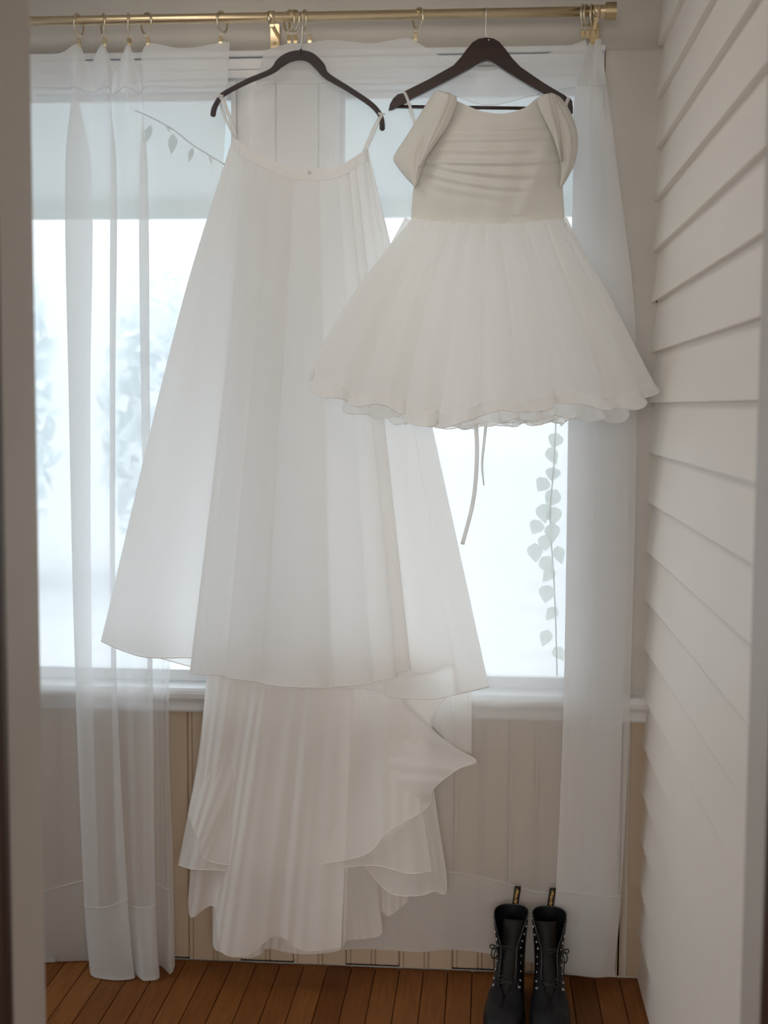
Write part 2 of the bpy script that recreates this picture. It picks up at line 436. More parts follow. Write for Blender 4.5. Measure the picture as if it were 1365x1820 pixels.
# the room the camera stands in
for nm, b in (('wall_near_left', (-3.6, -3.5, -7, YB, 0, 2.8)), ('wall_near_right', (2.3, 2.4, -7, YB, 0, 2.8)), ('wall_near_rear', (-3.6, 2.4, -7.1, -7, 0, 2.8)),
              ('wall_near_front', None), ('ceiling_near', (-3.6, 2.4, -7.1, YB, 2.8, 2.9))):
    if nm == 'wall_near_front':
        o = boxes('wall_near_front', [(XR+0.2, 2.4, YB, YD, 0, 2.8), (-3.6, 2.4, YB, YD, ZC, 2.8)], M_jamb)
    else:
        o = boxes(nm, [b], M_jamb)
    tag(o, kind='structure')

# ------------------------------------------------------------------ outside
g = boxes('ground', [(-30, 30, -12, 60, -0.75, -0.7)], M_ground); tag(g, kind='structure')
def out_z(v, Y): return wz(600, v, Y)
eave = empty('porch_eave', (-0.5, 1.1, out_z(384, 1.15))); tag(eave, 'pale painted roof eave hanging outside above the windows', 'eave')
ez = out_z(386, 1.15); ez2 = out_z(354, 1.15)
boxes('fascia', [(-6, 3, 1.15, 1.18, ez, ez2)], M_ext, eave)
prism('soffit', [(0.16, wz(600, 90, 0.2)+0.12), (1.15, ez2), (1.15, ez2+0.04), (0.16, wz(600, 90, 0.2)+0.16)], 'x', -6, 3, M_ext, eave)
prism('roof_deck', [(0.16, wz(600, 90, 0.2)+0.17), (1.25, ez2+0.045), (1.25, ez2+0.07), (0.16, wz(600, 90, 0.2)+0.24)], 'x', -6, 3, M_gap, eave)

def leaf_mesh(bm, c, ln, wd, ang, tilt):
    """one curved leaf hanging from c"""
    n = 6; L = []; Rr_ = []; C = []
    ca, sa = math.cos(ang), math.sin(ang)
    for i in range(n+1):
        t = i/n; w = wd*math.sin(math.pi*min(1, t**0.7))*0.5*(1 if i < n else 0)
        y = 0.25*ln*math.sin(t*2)*tilt
        for arr, s in ((L, -1), (C, 0), (Rr_, 1)):
            lx, lz = s*w, -t*ln
            arr.append(bm.verts.new((c[0]+lx*ca-lz*sa, c[1]+y+abs(s)*w*0.3, c[2]+lx*sa+lz*ca)))
    for i in range(n):
        bm.faces.new((L[i], C[i], C[i+1], L[i+1])); bm.faces.new((C[i], Rr_[i], Rr_[i+1], C[i+1]))
def leaf_mat(name, c):
    return cloth(name, c, 0.0, 0.4)
M_leaf = leaf_mat('pale_leaf', (0.62, 0.68, 0.63))
M_leaf2 = leaf_mat('grey_leaf', (0.42, 0.46, 0.44))
M_stem = plain('twig', (0.30, 0.30, 0.28), 0.8)
def vine(pts, Y, leaves, label, m, thing='climbing_vine', r=0.0022):
    W3 = [P(u, v, Y) for u, v in pts]
    e = empty(thing, W3[0]); tag(e, label, 'vine')
    q = cr(np.array([list(p) for p in W3]), 30)
    tube_obj('stem', [Vector(p) for p in q.tolist()], r, M_stem, e, seg=6)
    for (u, v, ln, wd, ang) in leaves:
        bm = bmesh.new(); c = P(u, v, Y+random.uniform(-0.01, 0.01))
        leaf_mesh(bm, c, ln, wd, ang, random.uniform(-0.5, 0.5))
        o = bm_to('leaf', bm, m, e, True)
    return e
vine([(240, 196), (275, 212), (310, 232), (340, 256), (372, 276), (415, 302)], 0.42,
     [(268, 222, 0.062, 0.022, -0.35), (308, 238, 0.060, 0.028, -0.1), (342, 262, 0.045, 0.016, -0.3), (296, 225, 0.02, 0.008, 0.6), (372, 276, 0.03, 0.008, 0.3)],
     'thin bare twig with a few hanging leaves outside the left window', M_leaf2)
rl = []
for (u, v) in [(992, 770), (975, 795), (985, 830), (972, 850), (990, 870), (965, 895), (985, 900), (960, 925), (982, 930), (970, 950), (950, 965), (990, 970), (963, 990), (985, 1010), (975, 1040), (990, 1080), (975, 1120), (985, 1150)]:
    rl.append((u, v, random.uniform(0.04, 0.06), random.uniform(0.035, 0.05), random.uniform(-0.7, 0.7)))
vine([(990, 700), (985, 820), (978, 920), (985, 1040), (990, 1200), (994, 1560), (990, 1920)], 0.40, rl, 'leafy vine climbing outside the right edge of the right window', M_leaf)

# trees across the garden, with the bright outdoor haze put into their leaf colour
M_bush = [leaf_mat('hazed_foliage', c) for c in ((0.80, 0.86, 0.88), (0.84, 0.88, 0.90), (0.8, 0.85, 0.88))]
def tree(cx, cy, rx, zt, z0, label, k, n=1500):
    e = empty('garden_tree', (cx, cy, z0)); tag(e, label, 'tree')
    rng = random.Random(k*11+3); rz = (zt-z0)/2
    V = []; Fc = []
    for i in range(n):
        a, b_, r = rng.uniform(0, 6.283), rng.uniform(-1, 1), rng.uniform(0.35, 1)**0.5
        s = math.sqrt(max(0, 1-b_*b_))**0.6
        c = Vector((rx*r*s*math.cos(a), rx*0.6*r*s*math.sin(a), rz+rz*r*b_))
        d1_ = Vector((rng.uniform(-1, 1), rng.uniform(-1, 1), rng.uniform(-1, 1))).normalized()*rng.uniform(0.08, 0.22)
        d2_ = d1_.cross(Vector((rng.uniform(-1, 1), rng.uniform(-1, 1), rng.uniform(-1, 1)))).normalized()*rng.uniform(0.06, 0.14)
        m0 = len(V)
        for q in (-d1_, d2_, d1_, -d2_): V.append((c+q)[:])
        Fc.append((m0, m0+1, m0+2, m0+3))
    me = bpy.data.meshes.new('foliage'); me.from_pydata(V, [], Fc)
    o = link('foliage', me, M_bush[k % 3], e); o['kind'] = 'stuff'
    bm = bmesh.new(); tube(bm, [(0, 0, 0), (0.05, 0, rz*0.8), (0, 0, rz*1.5)], [0.11, 0.08, 0.03], seg=8)
    me = bpy.data.meshes.new('trunk'); bm.to_mesh(me); bm.free(); link('trunk', me, M_stem, e)
TL = [(-6.4, 12.0, 1.2, 3.6, 'hazy pale tree outside, seen through the left curtain near the door jamb'),
      (-3.6, 12.5, 1.2, 3.2, 'hazy pale tree outside, seen between the left curtain and the long skirt')]
for k, (cx, cy, rx, zt, lb) in enumerate(TL): tree(cx, cy, rx, zt, -0.7, lb, k)

# ------------------------------------------------------------------ curtain rod, rings
D_ROD = 0.12
rodL = P(40, 31.5, -D_ROD); rodR = P(1072, 22.5, -D_ROD)
rod_z = (P(300, 30.5, -D_ROD).z + P(900, 26.5, -D_ROD).z)/2
rod = empty('curtain_rod', (P(560, 28, -D_ROD).x, -D_ROD, rod_z)); tag(rod, 'brushed brass curtain rod spanning above both windows, with square-edged end cap', 'curtain rod')
RR = 0.0118
def cylx(bm, x0, x1, r, y=-D_ROD, z=None, seg=28):
    tube(bm, [(x0, y, z if z is not None else rod_z), (x1, y, z if z is not None else rod_z)], r, seg=seg)
bm = bmesh.new(); cylx(bm, XL+0.1, P(1078, 22, -D_ROD).x, RR); bm_to('tube', bm, M_brass, rod, True)
bm = bmesh.new()
xa, xb = P(1076, 20, -D_ROD).x, P(1095, 20, -D_ROD).x
cylx(bm, xa, xb, 0.0205, seg=32); bmesh.ops.bevel(bm, geom=[e for e in bm.edges if len(e.link_faces) == 2 and e.calc_face_angle() > 1.0], offset=0.0012, segments=2, affect='EDGES')
o = bm_to('end_cap', bm, M_brass_d, rod); tag(o, 'darker cylindrical brass end cap')
bm = bmesh.new(); cylx(bm, P(1064, 20, -D_ROD).x, xa, 0.0145, seg=24); bm_to('collar', bm, M_brass, rod)
def bracket(u, label):
    xc = P(u, 30, -D_ROD).x
    e = empty('rod_bracket', (xc, 0, rod_z-0.05)); tag(e, label, 'bracket', 'brass rod brackets')
    uw = u+(7 if u < 860 else -4)
    pa, pb = P(uw-8, 45, 0), P(uw+8, 88, 0)
    bm = bmesh.new(); cylx(bm, xc-0.0085, xc+0.0085, 0.0150, seg=24); bm_to('clasp', bm, M_brass, e, True)
    bx0 = xc+0.0
    boxes('arm', [(bx0-0.004, bx0+0.004, -D_ROD+0.01, -0.008, rod_z-0.021, rod_z-0.013), (bx0-0.005, bx0+0.005, -D_ROD+0.001, -D_ROD+0.012, rod_z-0.022, rod_z-0.010)], M_brass, e, bevel=0.0012)
    boxes('wall_plate', [(pa.x, pb.x, -0.013, -0.0065, pb.z, pa.z)], M_brass, e, bevel=0.0015)
    xm = (pa.x+pb.x)/2
    for zz in ((pa.z*.75+pb.z*.25)-rod_z, (pa.z*.2+pb.z*.8)-rod_z):
        bm = bmesh.new(); tube(bm, [(xm, -0.0128, rod_z+zz), (xm, -0.0155, rod_z+zz)], 0.0042, seg=12)
        bm_to('screw', bm, M_brass_d, e)
    return e
bracket(483, 'brass rod bracket on the wall left of the grey velvet hanger')
bracket(1060, 'brass rod bracket beside the end cap of the rod')

RM, RT = 0.0240, 0.0027
def clip_ring(u, width_px, label, group, dark=False, clip_dx=0.0, hand=1, lift=0.0):
    xc = P(u, 40, -D_ROD).x
    zc_ = rod_z + RR - RM + RT + 0.0003 + lift
    e = empty('curtain_ring', (xc, -D_ROD, zc_)); tag(e, label, 'curtain ring', group)
    a = math.asin(min(0.93, max(0.12, (width_px-5)/36.0)))*hand
    bm = bmesh.new()
    pts = [(xc+RM*math.sin(t)*math.sin(a), -D_ROD+RM*math.sin(t)*math.cos(a), zc_+RM*math.cos(t)) for t in [2*math.pi*k/36 for k in range(36)]]
    tube(bm, pts, RT, seg=8, closed=True); bm_to('ring', bm, M_ring, e, True)
    zb = zc_-RM
    cx_ = xc+clip_dx
    bm = bmesh.new(); pts = [(xc+clip_dx*0.3+0.004*math.sin(t), -D_ROD, zb-0.004+0.005*math.cos(t)) for t in [2*math.pi*k/14 for k in range(14)]]
    tube(bm, pts, 0.0008, seg=5, closed=True); bm_to('eye', bm, M_ring, e, True)
    bm = bmesh.new()
    # folded spring clip: two jaws, wings and a pivot
    z1 = zb-0.010; z0 = z1-0.019
    for s in (-1, 1):
        pr = [(-D_ROD+s*0.004, z1), (-D_ROD+s*0.0055, z1-0.002), (-D_ROD+s*0.0012, z0+0.006), (-D_ROD+s*0.0012, z0), (-D_ROD+s*0.0004, z0), (-D_ROD+s*0.0004, z0+0.006), (-D_ROD+s*0.003, z1-0.004)]
        A = [bm.verts.new((cx_-0.0042, p[0], p[1])) for p in pr]; B = [bm.verts.new((cx_+0.0042, p[0], p[1])) for p in pr]
        bm.faces.new(A); bm.faces.new(B[::-1])
        for k in range(len(pr)): bm.faces.new((A[k], A[(k+1) % len(pr)], B[(k+1) % len(pr)], B[k]))
    tube(bm, [(cx_-0.006, -D_ROD, z1-0.006), (cx_+0.006, -D_ROD, z1-0.006)], 0.0019, seg=8)
    o = bm_to('clip', bm, M_brass_d if dark else M_brass, e)
    o.rotation_euler = (0, 0, 0)
    return e
G1 = 'brass clip rings of the left curtain'; G2 = 'brass clip rings of the right curtain'
clip_ring(140, 12, 'brass clip ring nearest the left door jamb', G1)
clip_ring(183, 21, 'brass clip ring second from the left door jamb', G1, hand=-1, clip_dx=0.004)
clip_ring(228, 14, 'brass clip ring third from the left door jamb', G1, dark=True, hand=-1, clip_dx=0.002)
clip_ring(260, 30, 'widest-turned brass clip ring, fourth from the left door jamb', G1, hand=-1, clip_dx=0.004)
clip_ring(395, 17, 'lone brass clip ring between the gathered left rings and the rod bracket', G1, clip_dx=-0.004)
clip_ring(514, 28, 'brass clip ring just right of the left rod bracket', G2, hand=-1, dark=True)
clip_ring(523, 28, 'brass clip ring overlapping the one beside the left rod bracket, on its right', G2, hand=-1, dark=True, clip_dx=0.003)
clip_ring(541, 17, 'brass clip ring behind the hook of the grey velvet hanger', G2, hand=-1, clip_dx=0.013)
clip_ring(743, 25, 'lone brass clip ring between the two hangers', G2, hand=-1, clip_dx=-0.006)
clip_ring(1036, 14, 'leftmost brass clip ring of the cluster by the rod end', G2, dark=True)
clip_ring(1043, 18, 'brass clip ring in the middle of the cluster by the rod end', G2, dark=True, clip_dx=0.002)
clip_ring(1051, 11, 'brass clip ring of the cluster touching the right rod bracket', G2, dark=True, clip_dx=0.004)

# ------------------------------------------------------------------ curtains
def curtain(rows, ts, nu, nv, name, label, hem_t, head_t, fnd=None):
    w = loft(rows, ts, nu, nv, fn=fnd)
    o = grid_mesh(name, w, M_cur); tag(o, label, 'curtain')
    # double-turned bottom hem and heading: a second layer of cloth lying on the first
    kh = int(hem_t*(nv-1)); kk = int(head_t*(nv-1))
    for nm, seg_ in (('bottom_hem', w[kh:]), ('heading', w[:kk+1])):
        s2 = seg_.copy(); s2[..., 1] -= 0.0022
        grid_mesh(nm, s2, M_curh, o)
    r = w[kh].copy(); r[:, 1] -= 0.003
    hem_line('hem_stitching', r, 0.0014, M_hemt, o)
    r = w[kk].copy(); r[:, 1] -= 0.003
    hem_line('heading_stitching', r, 0.0009, M_hemt, o)
    return o
def wav(seed, amp, ks, t0=0.0):
    rg = np.random.RandomState(seed); ph = rg.uniform(0, 6.28, len(ks))
    def f(g, S, T):
        g = g.copy()
        for k, p in zip(ks, ph):
            g[..., 2] += amp*np.clip((T-t0)*4, 0, 1)*(0.6+0.4*np.sin(3*S*6.283+p*2))*np.sin(k*S*6.283+p+1.4*np.sin(2.3*S*6.283+p)+0.25*np.sin(3*T+p))
        return g
    return f
def R3(us, vs, ds):
    if not hasattr(vs, '__len__'): vs = [vs]*len(us)
    return np.stack([np.array(us, float), np.array(vs, float), np.array(ds, float)], -1)
tA = [
 R3([-80, 10, 100, 139, 158, 183, 205, 228, 246, 262, 325, 395, 408], [95, 95, 96, 79, 116, 79, 122, 79, 122, 79, 86, 76, 76],
    [.115, .115, .115, .12, .095, .12, .09, .12, .095, .12, .12, .12, .12]),
 R3([-80, 10, 130, 128, 165, 192, 200, 224, 250, 262, 325, 392, 404], [170, 170, 170, 168, 176, 168, 180, 170, 178, 168, 170, 168, 168],
    [.09, .085, .08, .105, .085, .11, .085, .11, .085, .10, .095, .095, .095]),
 R3([-80, 30, 160, 116, 160, 206, 197, 235, 262, 250, 320, 385, 396], 300,
    [.07, .066, .062, .088, .10, .095, .076, .092, .095, .07, .07, .074, .074]),
 R3([-80, 35, 158, 122, 163, 204, 196, 235, 266, 252, 310, 350, 362], 700,
    [.066, .062, .060, .088, .10, .095, .075, .093, .095, .07, .068, .072, .072]),
 R3([-80, 40, 160, 133, 168, 206, 198, 232, 270, 262, 278, 292, 303], 1180,
    [.066, .062, .058, .09, .105, .10, .076, .098, .10, .07, .066, .072, .076]),
 R3([-80, 50, 170, 150, 186, 226, 212, 244, 276, 268, 284, 298, 308], [1592, 1588, 1562, 1606, 1612, 1597, 1598, 1612, 1606, 1570, 1572, 1580, 1572],
    [.060, .056, .053, .095, .115, .11, .08, .11, .11, .07, .062, .075, .08]),
 R3([-80, 60, 172, 163, 200, 238, 240, 256, 284, 272, 288, 302, 311], [1735, 1728, 1712, 1757, 1766, 1753, 1742, 1764, 1746, 1714, 1718, 1738, 1716],
    [.070, .060, .04, .12, .145, .13, .10, .14, .12, .05, .055, .095, .07])]
curtain(tA, [0, .06, .14, .37, .66, .90, 1.0], 300, 121, 'sheer_curtain', 'sheer white left curtain, gathered in folds beside the door jamb', 0.90, 0.055, wav(3, 0.0010, (9, 16)))
uu = [470, 513, 548, 590, 660, 720, 738, 790, 860, 940, 1028, 1040, 1044, 1048, 1054, 1060, 1068]
tB = [
 R3(uu, [90, 78, 77, 71, 77, 68, 74, 103, 127, 106, 76, 71, 80, 74, 82, 70, 70],
    [.12, .12, .12, .12, .12, .12, .12, .115, .112, .114, .12, .12, .11, .125, .11, .122, .12]),
 R3([452, 490, 540, 592, 662, 715, 745, 798, 868, 943, 1022, 1066, 1050, 1022, 1045, 1058, 1080], [168, 164, 164, 163, 165, 163, 165, 180, 200, 185, 170, 168, 168, 166, 168, 168, 166],
    [.085, .09, .085, .085, .085, .085, .085, .08, .08, .08, .08, .085, .09, .11, .095, .11, .10]),
 R3([442, 480, 533, 600, 665, 715, 750, 800, 870, 945, 1050, 1094, 1055, 1019, 1050, 1072, 1098], 300,
    [.068, .06, .072, .062, .07, .062, .068, .06, .066, .06, .06, .066, .085, .098, .09, .10, .095]),
 R3([450, 500, 545, 610, 670, 720, 760, 810, 880, 960, 1060, 1118, 1066, 1012, 1050, 1092, 1130], 600,
    [.068, .06, .072, .062, .07, .062, .068, .06, .066, .06, .058, .064, .085, .098, .088, .098, .09]),
 R3([480, 520, 560, 620, 680, 730, 775, 825, 890, 960, 1060, 1108, 1060, 1002, 1045, 1085, 1120], 1235,
    [.07, .06, .072, .062, .072, .062, .07, .06, .070, .058, .058, .064, .085, .10, .088, .095, .088]),
 R3([490, 530, 570, 630, 690, 740, 785, 830, 888, 955, 1050, 1090, 1045, 988, 1030, 1070, 1104], [1545, 1543, 1544, 1542, 1545, 1546, 1548, 1553, 1566, 1584, 1588, 1592, 1588, 1584, 1588, 1592, 1592],
    [.06, .05, .062, .05, .06, .05, .056, .05, .058, .05, .05, .056, .075, .092, .08, .086, .08]),
 R3([500, 540, 580, 640, 700, 750, 790, 835, 885, 950, 1040, 1072, 1036, 978, 1020, 1058, 1090], [1690, 1690, 1690, 1686, 1689, 1692, 1688, 1690, 1698, 1712, 1728, 1733, 1731, 1727, 1733, 1737, 1735],
    [.05, .04, .052, .04, .05, .04, .046, .04, .05, .04, .04, .046, .06, .075, .066, .07, .065])]
curtain(tB, [0, .06, .14, .32, .70, .90, 1.0], 340, 121, 'sheer_curtain', 'sheer white right curtain, sagging between the rings and gathered at the rod end', 0.90, 0.055, wav(5, 0.0010, (8, 15)))

# ------------------------------------------------------------------ velvet hanger
DH = 0.127
def pxpath(pts, d, n):
    q = cr(np.array([[a, b, d] for a, b in pts]), n)
    return [Vector(p) for p in at(q[:, 0], q[:, 1], -q[:, 2]).tolist()]
def zz2(lst): return [(340+a/3.0333, b/3.0333) for a, b in lst]
vh = empty('velvet_hanger', P(535, 95, -D_ROD)); tag(vh, 'slim dark grey velvet hanger carrying the long skirt', 'hanger')
cl = zz2([(116, 630), (124, 585), (148, 538), (178, 505), (300, 440), (430, 385), (480, 338), (530, 308), (590, 298), (645, 312), (695, 360), (730, 408), (850, 482), (955, 552), (1005, 600), (1026, 645), (1030, 705)])
hw = np.array([5, 5, 4.6, 4.6, 4.9, 5.3, 8.5, 9, 9, 9, 8.8, 6, 5, 4.8, 4.6, 4.6, 5])*1.38e-3
n_ = 97
rr_ = cr(hw[:, None], n_)[:, 0]
pts = pxpath(cl, D_ROD+0.011, n_)
rr_[0] *= 0.5; rr_[-1] *= 0.5
tube_obj('hanger_body', pts, [(float(r), 0.0028) for r in rr_], M_velvet, vh, seg=14, flat=(0, 1, 0))
hub = P(535, 93, -D_ROD-0.010)
tube_obj('hook_socket', [hub+Vector((0, 0, -0.006)), hub+Vector((0, 0, 0.004)), hub+Vector((0, 0, 0.007))], [0.005, 0.005, 0.003], M_velvet, vh, seg=12)
def hook(top, u, parent, wr_=0.0013, lean=0.0):
    """wire hook turned across the rod: stem, then over the tube"""
    r = RR+wr_+0.0006; x0 = top.x
    q = [Vector((x0, top.y, top.z)), Vector((x0+lean*0.4, top.y, (top.z+rod_z-r*2.2)/2)), Vector((x0+lean, -D_ROD-0.0105, rod_z-r*2.2)), Vector((x0+lean, -D_ROD-r*0.75, rod_z-r*1.2))]
    for k in range(13):
        a = math.radians(-20+k*17.5)
        q.append(Vector((x0+lean, -D_ROD-r*math.cos(a), rod_z+r*math.sin(a))))
    return tube_obj('hook', q, wr_, M_steel, parent, seg=8)
hook(hub+Vector((0, 0, 0.005)), 535, vh, lean=0.004)

# ------------------------------------------------------------------ wooden hanger
wh = empty('wooden_hanger', P(864, 100, -D_ROD)); tag(wh, 'dark brown wooden hanger with trouser bar carrying the short dress', 'hanger')
def zz3(lst): return [(660+a/2.528, b/2.528) for a, b in lst]
up = zz3([(78, 498), (84, 470), (98, 445), (118, 426), (138, 421), (152, 428), (150, 412), (260, 358), (370, 300), (405, 262), (430, 222), (455, 192), (482, 176), (515, 171), (548, 175), (575, 190), (602, 222), (630, 266), (668, 306), (770, 372), (872, 432), (880, 446), (892, 440), (902, 456), (905, 484), (905, 512)])
lo = zz3([(880, 512), (872, 486), (780, 428), (650, 350), (580, 305), (540, 280), (518, 268), (495, 283), (440, 312), (330, 372), (230, 424), (165, 456), (140, 474), (112, 487), (92, 496)])
poly = [P(a, b, -DH) for a, b in up+lo]
bm = bmesh.new()
A = [bm.verts.new((p.x, -DH-0.0065, p.z)) for p in poly]; B = [bm.verts.new((p.x, -DH+0.0065, p.z)) for p in poly]
n_ = len(poly); fa = bm.faces.new(A); fb = bm.faces.new(B[::-1])
for k in range(n_): bm.faces.new((A[k], A[(k+1) % n_], B[(k+1) % n_], B[k]))
bmesh.ops.bevel(bm, geom=[e for e in fa.edges]+[e for e in fb.edges], offset=0.0016, segments=2, affect='EDGES')
bmesh.ops.triangulate(bm, faces=[f for f in bm.faces if len(f.verts) > 4])
bm_to('hanger_body', bm, M_hanger, wh)
a, b_ = P(702, 189.5, -DH), P(1010, 193.5, -DH)
tube_obj('trouser_bar', [a, b_], [(0.0042, 0.0042)]*2, M_hanger, wh, seg=10, flat=(0, 1, 0))
hub = P(864, 70, -D_ROD-0.010)
tube_obj('hook_plate', [hub+Vector((0.006, -0.005, -0.003)), hub+Vector((0.006, -0.0062, -0.004))], 0.0022, M_steel, wh, seg=8)
hook(hub+Vector((0, 0, -0.004)), 864, wh, lean=-0.001)

# ------------------------------------------------------------------ long skirt
def ribbon(name, pts, d, wpx, m, parent, n=16, curl=0.0):
    """flat strip along pixel path; pts (u,v,d)"""
    q = cr(np.array([[p[0], p[1], p[2] if len(p) > 2 else d] for p in pts], float), n)
    w = at(q[:, 0], q[:, 1], -q[:, 2]); L = []; R = []
    for k in range(n):
        t = w[min(k+1, n-1)]-w[max(k-1, 0)]; t /= np.linalg.norm(t)
        s = np.cross(t, [0, 1, 0]); s /= np.linalg.norm(s)
        s = s*math.cos(curl*k/n)+np.array([0, 1, 0])*math.sin(curl*k/n)
        L.append(w[k]-s*wpx*0.5*1.37e-3); R.append(w[k]+s*wpx*0.5*1.37e-3)
    return grid_mesh(name, np.array([L, (np.array(L)+np.array(R))/2+np.array([0, -0.0004, 0]), R]), m, parent, thick=0.0005)
sk = empty('long_bridal_skirt', P(540, 300, -0.14)); tag(sk, 'full-length ivory skirt with train hanging from the grey velvet hanger', 'skirt')
# control loop: waist (u,v,d)  ->  hem (u,v,d)
Wst = [(414, 243, .120), (420, 249, .126), (430, 256, .130), (438, 262, .134), (452, 270, .140), (475, 281, .146), (515, 297, .150), (550, 301, .152), (585, 300, .150), (612, 291, .146), (628, 281, .142), (634, 277, .138), (644, 271, .134), (650, 268, .128), (653, 267, .124),
       (654, 267, .118), (645, 273, .112), (630, 282, .108), (600, 296, .106), (560, 302, .105), (500, 294, .105), (450, 270, .106), (425, 252, .110)]
Hem = [(180, 1139, .16), (222, 1158, .17), (266, 1169, .165), (352, 1171, .150), (338, 1195, .215), (388, 1200, .25), (446, 1211, .255), (545, 1222, .275), (628, 1218, .27), (690, 1206, .25), (723, 1190, .225), (704, 1195, .185), (758, 1196, .205), (805, 1182, .185), (815, 1228, .195),
       (869, 1220, .165), (813, 1234, .200), (760, 1243, .215), (692, 1238, .215), (664, 1226, .205), (520, 1216, .10), (400, 1200, .10), (250, 1160, .125)]
Mid = []
for k, (w_, h) in enumerate(zip(Wst, Hem)):
    t = 0.34
    u = w_[0]+(h[0]-w_[0])*t; v = w_[1]+(h[1]-w_[1])*t; d = w_[2]+(h[2]-w_[2])*(t*0.8)
    if k in (0, 22, 1): u -= 13
    if k in (14, 15, 16): u += 4
    Mid.append((u, v, d))
def skirt_fn(g, S, T):
    g = g.copy()
    win = np.clip((S-.175)/.04, 0, 1)*np.clip((.47-S)/.05, 0, 1)*(0.8+0.35*np.sin(S*6.283*7+1))
    pp = S*6.283*23+0.8+1.2*np.sin(S*6.283*5)
    g[..., 0] += win*(4.5+7.5*T)*np.sin(pp)*np.clip(1.25-T*0.45, 0, 1)
    a = 0.0015*np.sin(S*6.283*16+0.6) + win*(0.004+0.010*T)*np.cos(pp) + 0.0012*np.sin(S*6.283*27+2.0+T)*(1-T)*np.clip(T*8, 0, 1)
    g[..., 2] += a
    g[..., 2] += 0.004*np.sin(S*40)*np.exp(-((T-0.03)/0.05)**2)
    return g
w = loft([Wst, Mid, Hem], [0, .34, 1.0], 440, 150, closed=True, fn=skirt_fn)
grid_mesh('skirt_shell', w, M_satin, sk, closed=True)
hem_line('hem', w[-1], 0.0012, M_edge, sk, closed=True)
# waistband
wb_ = loft([[(a, b-1, c+0.005 if c > 0.125 else c-0.002) for a, b, c in Wst], [(a+(1.5 if a > 540 else -2), b+19, c+0.009 if c > 0.125 else c-0.002) for a, b, c in Wst]], [0, 1], 220, 8, closed=True)
grid_mesh('waistband', wb_, M_satin, sk, closed=True)
hem_line('waistband_seam', wb_[-1], 0.0007, M_edge, sk, closed=True)
bt = P(550, 307, -0.160)
bm = bmesh.new(); tube(bm, [bt, bt+Vector((0, -0.002, 0))], 0.0042, seg=14); o = bm_to('button', bm, plain('pearl_button', (0.55, 0.52, 0.47), 0.3), sk, False)
ribbon('hanging_loop', [(391, 172, .134), (398, 182, .134), (408, 208, .130), (420, 246, .126)], .13, 6, M_ribbon, sk)
ribbon('hanging_loop', [(389, 172, .118), (391, 182, .117), (400, 208, .116), (417, 244, .118)], .12, 5, M_ribbon, sk)
ribbon('hanging_loop', [(680, 202, .134), (673, 214, .134), (662, 240, .130), (649, 269, .126)], .13, 6, M_ribbon, sk)
ribbon('hanging_loop', [(678, 203, .117), (668, 220, .116), (655, 248, .117), (646, 270, .118)], .12, 5, M_ribbon, sk)
ribbon('hanging_loop', [(672, 201, .1355), (679, 203, .136), (684, 202, .1355)], .136, 4, M_ribbon, sk, n=8)
ribbon('hanging_loop', [(386, 172, .1355), (391, 170, .136), (397, 171, .1355)], .136, 4, M_ribbon, sk, n=8)

# train: organza and tulle layers falling below the hem
def layer(name, top, bot, nu, nv, m, seed, amp, ks, mid=None, edge=True, er=0.0009):
    rows = [top] + ([mid] if mid is not None else []) + [bot]
    ts = [0, 1] if mid is None else [0, 0.5, 1]
    w = loft([np.array(r, float) for r in rows], ts, nu, nv, fn=wav(seed, amp, ks, -0.1))
    o = grid_mesh(name, w, m, sk)
    if edge: 
        r = w[-1].copy(); r[:, 1] -= 0.0008
        h = hem_line('rolled_hem', r, er, M_edge, o)
    return o
# back-most long tulle
layer('tulle_layer',
      [(372, 1150, .135), (400, 1150, .145), (440, 1150, .135), (480, 1150, .145), (515, 1150, .135), (545, 1150, .145), (575, 1150, .135), (605, 1150, .145), (640, 1150, .135)],
      [(378, 1678, .15), (386, 1690, .17), (432, 1703, .185), (462, 1697, .17), (475, 1686, .15), (505, 1692, .16), (545, 1696, .165), (600, 1690, .16), (618, 1668, .14)],
      240, 70, M_tulle, 1, 0.0035, (7, 12), edge=False)
layer('tulle_layer',
      [(372, 1160, .15), (410, 1160, .16), (440, 1160, .15), (475, 1160, .16), (510, 1160, .15), (545, 1160, .16), (585, 1160, .15), (630, 1160, .15)],
      [(334, 1606, .15), (341, 1631, .16), (380, 1612, .165), (392, 1690, .19), (440, 1698, .20), (490, 1664, .18), (540, 1690, .19), (606, 1684, .18)],
      240, 70, M_tulle, 2, 0.0035, (6, 11), edge=False)
layer('tulle_layer',
      [(480, 1160, .12), (540, 1160, .13), (600, 1160, .12), (660, 1160, .13), (700, 1160, .12), (740, 1160, .13)],
      [(560, 1690, .12), (616, 1672, .13), (676, 1662, .125), (677, 1622, .12), (692, 1628, .13), (726, 1602, .12)],
      160, 60, M_tulle, 3, 0.004, (7, 13), edge=False)
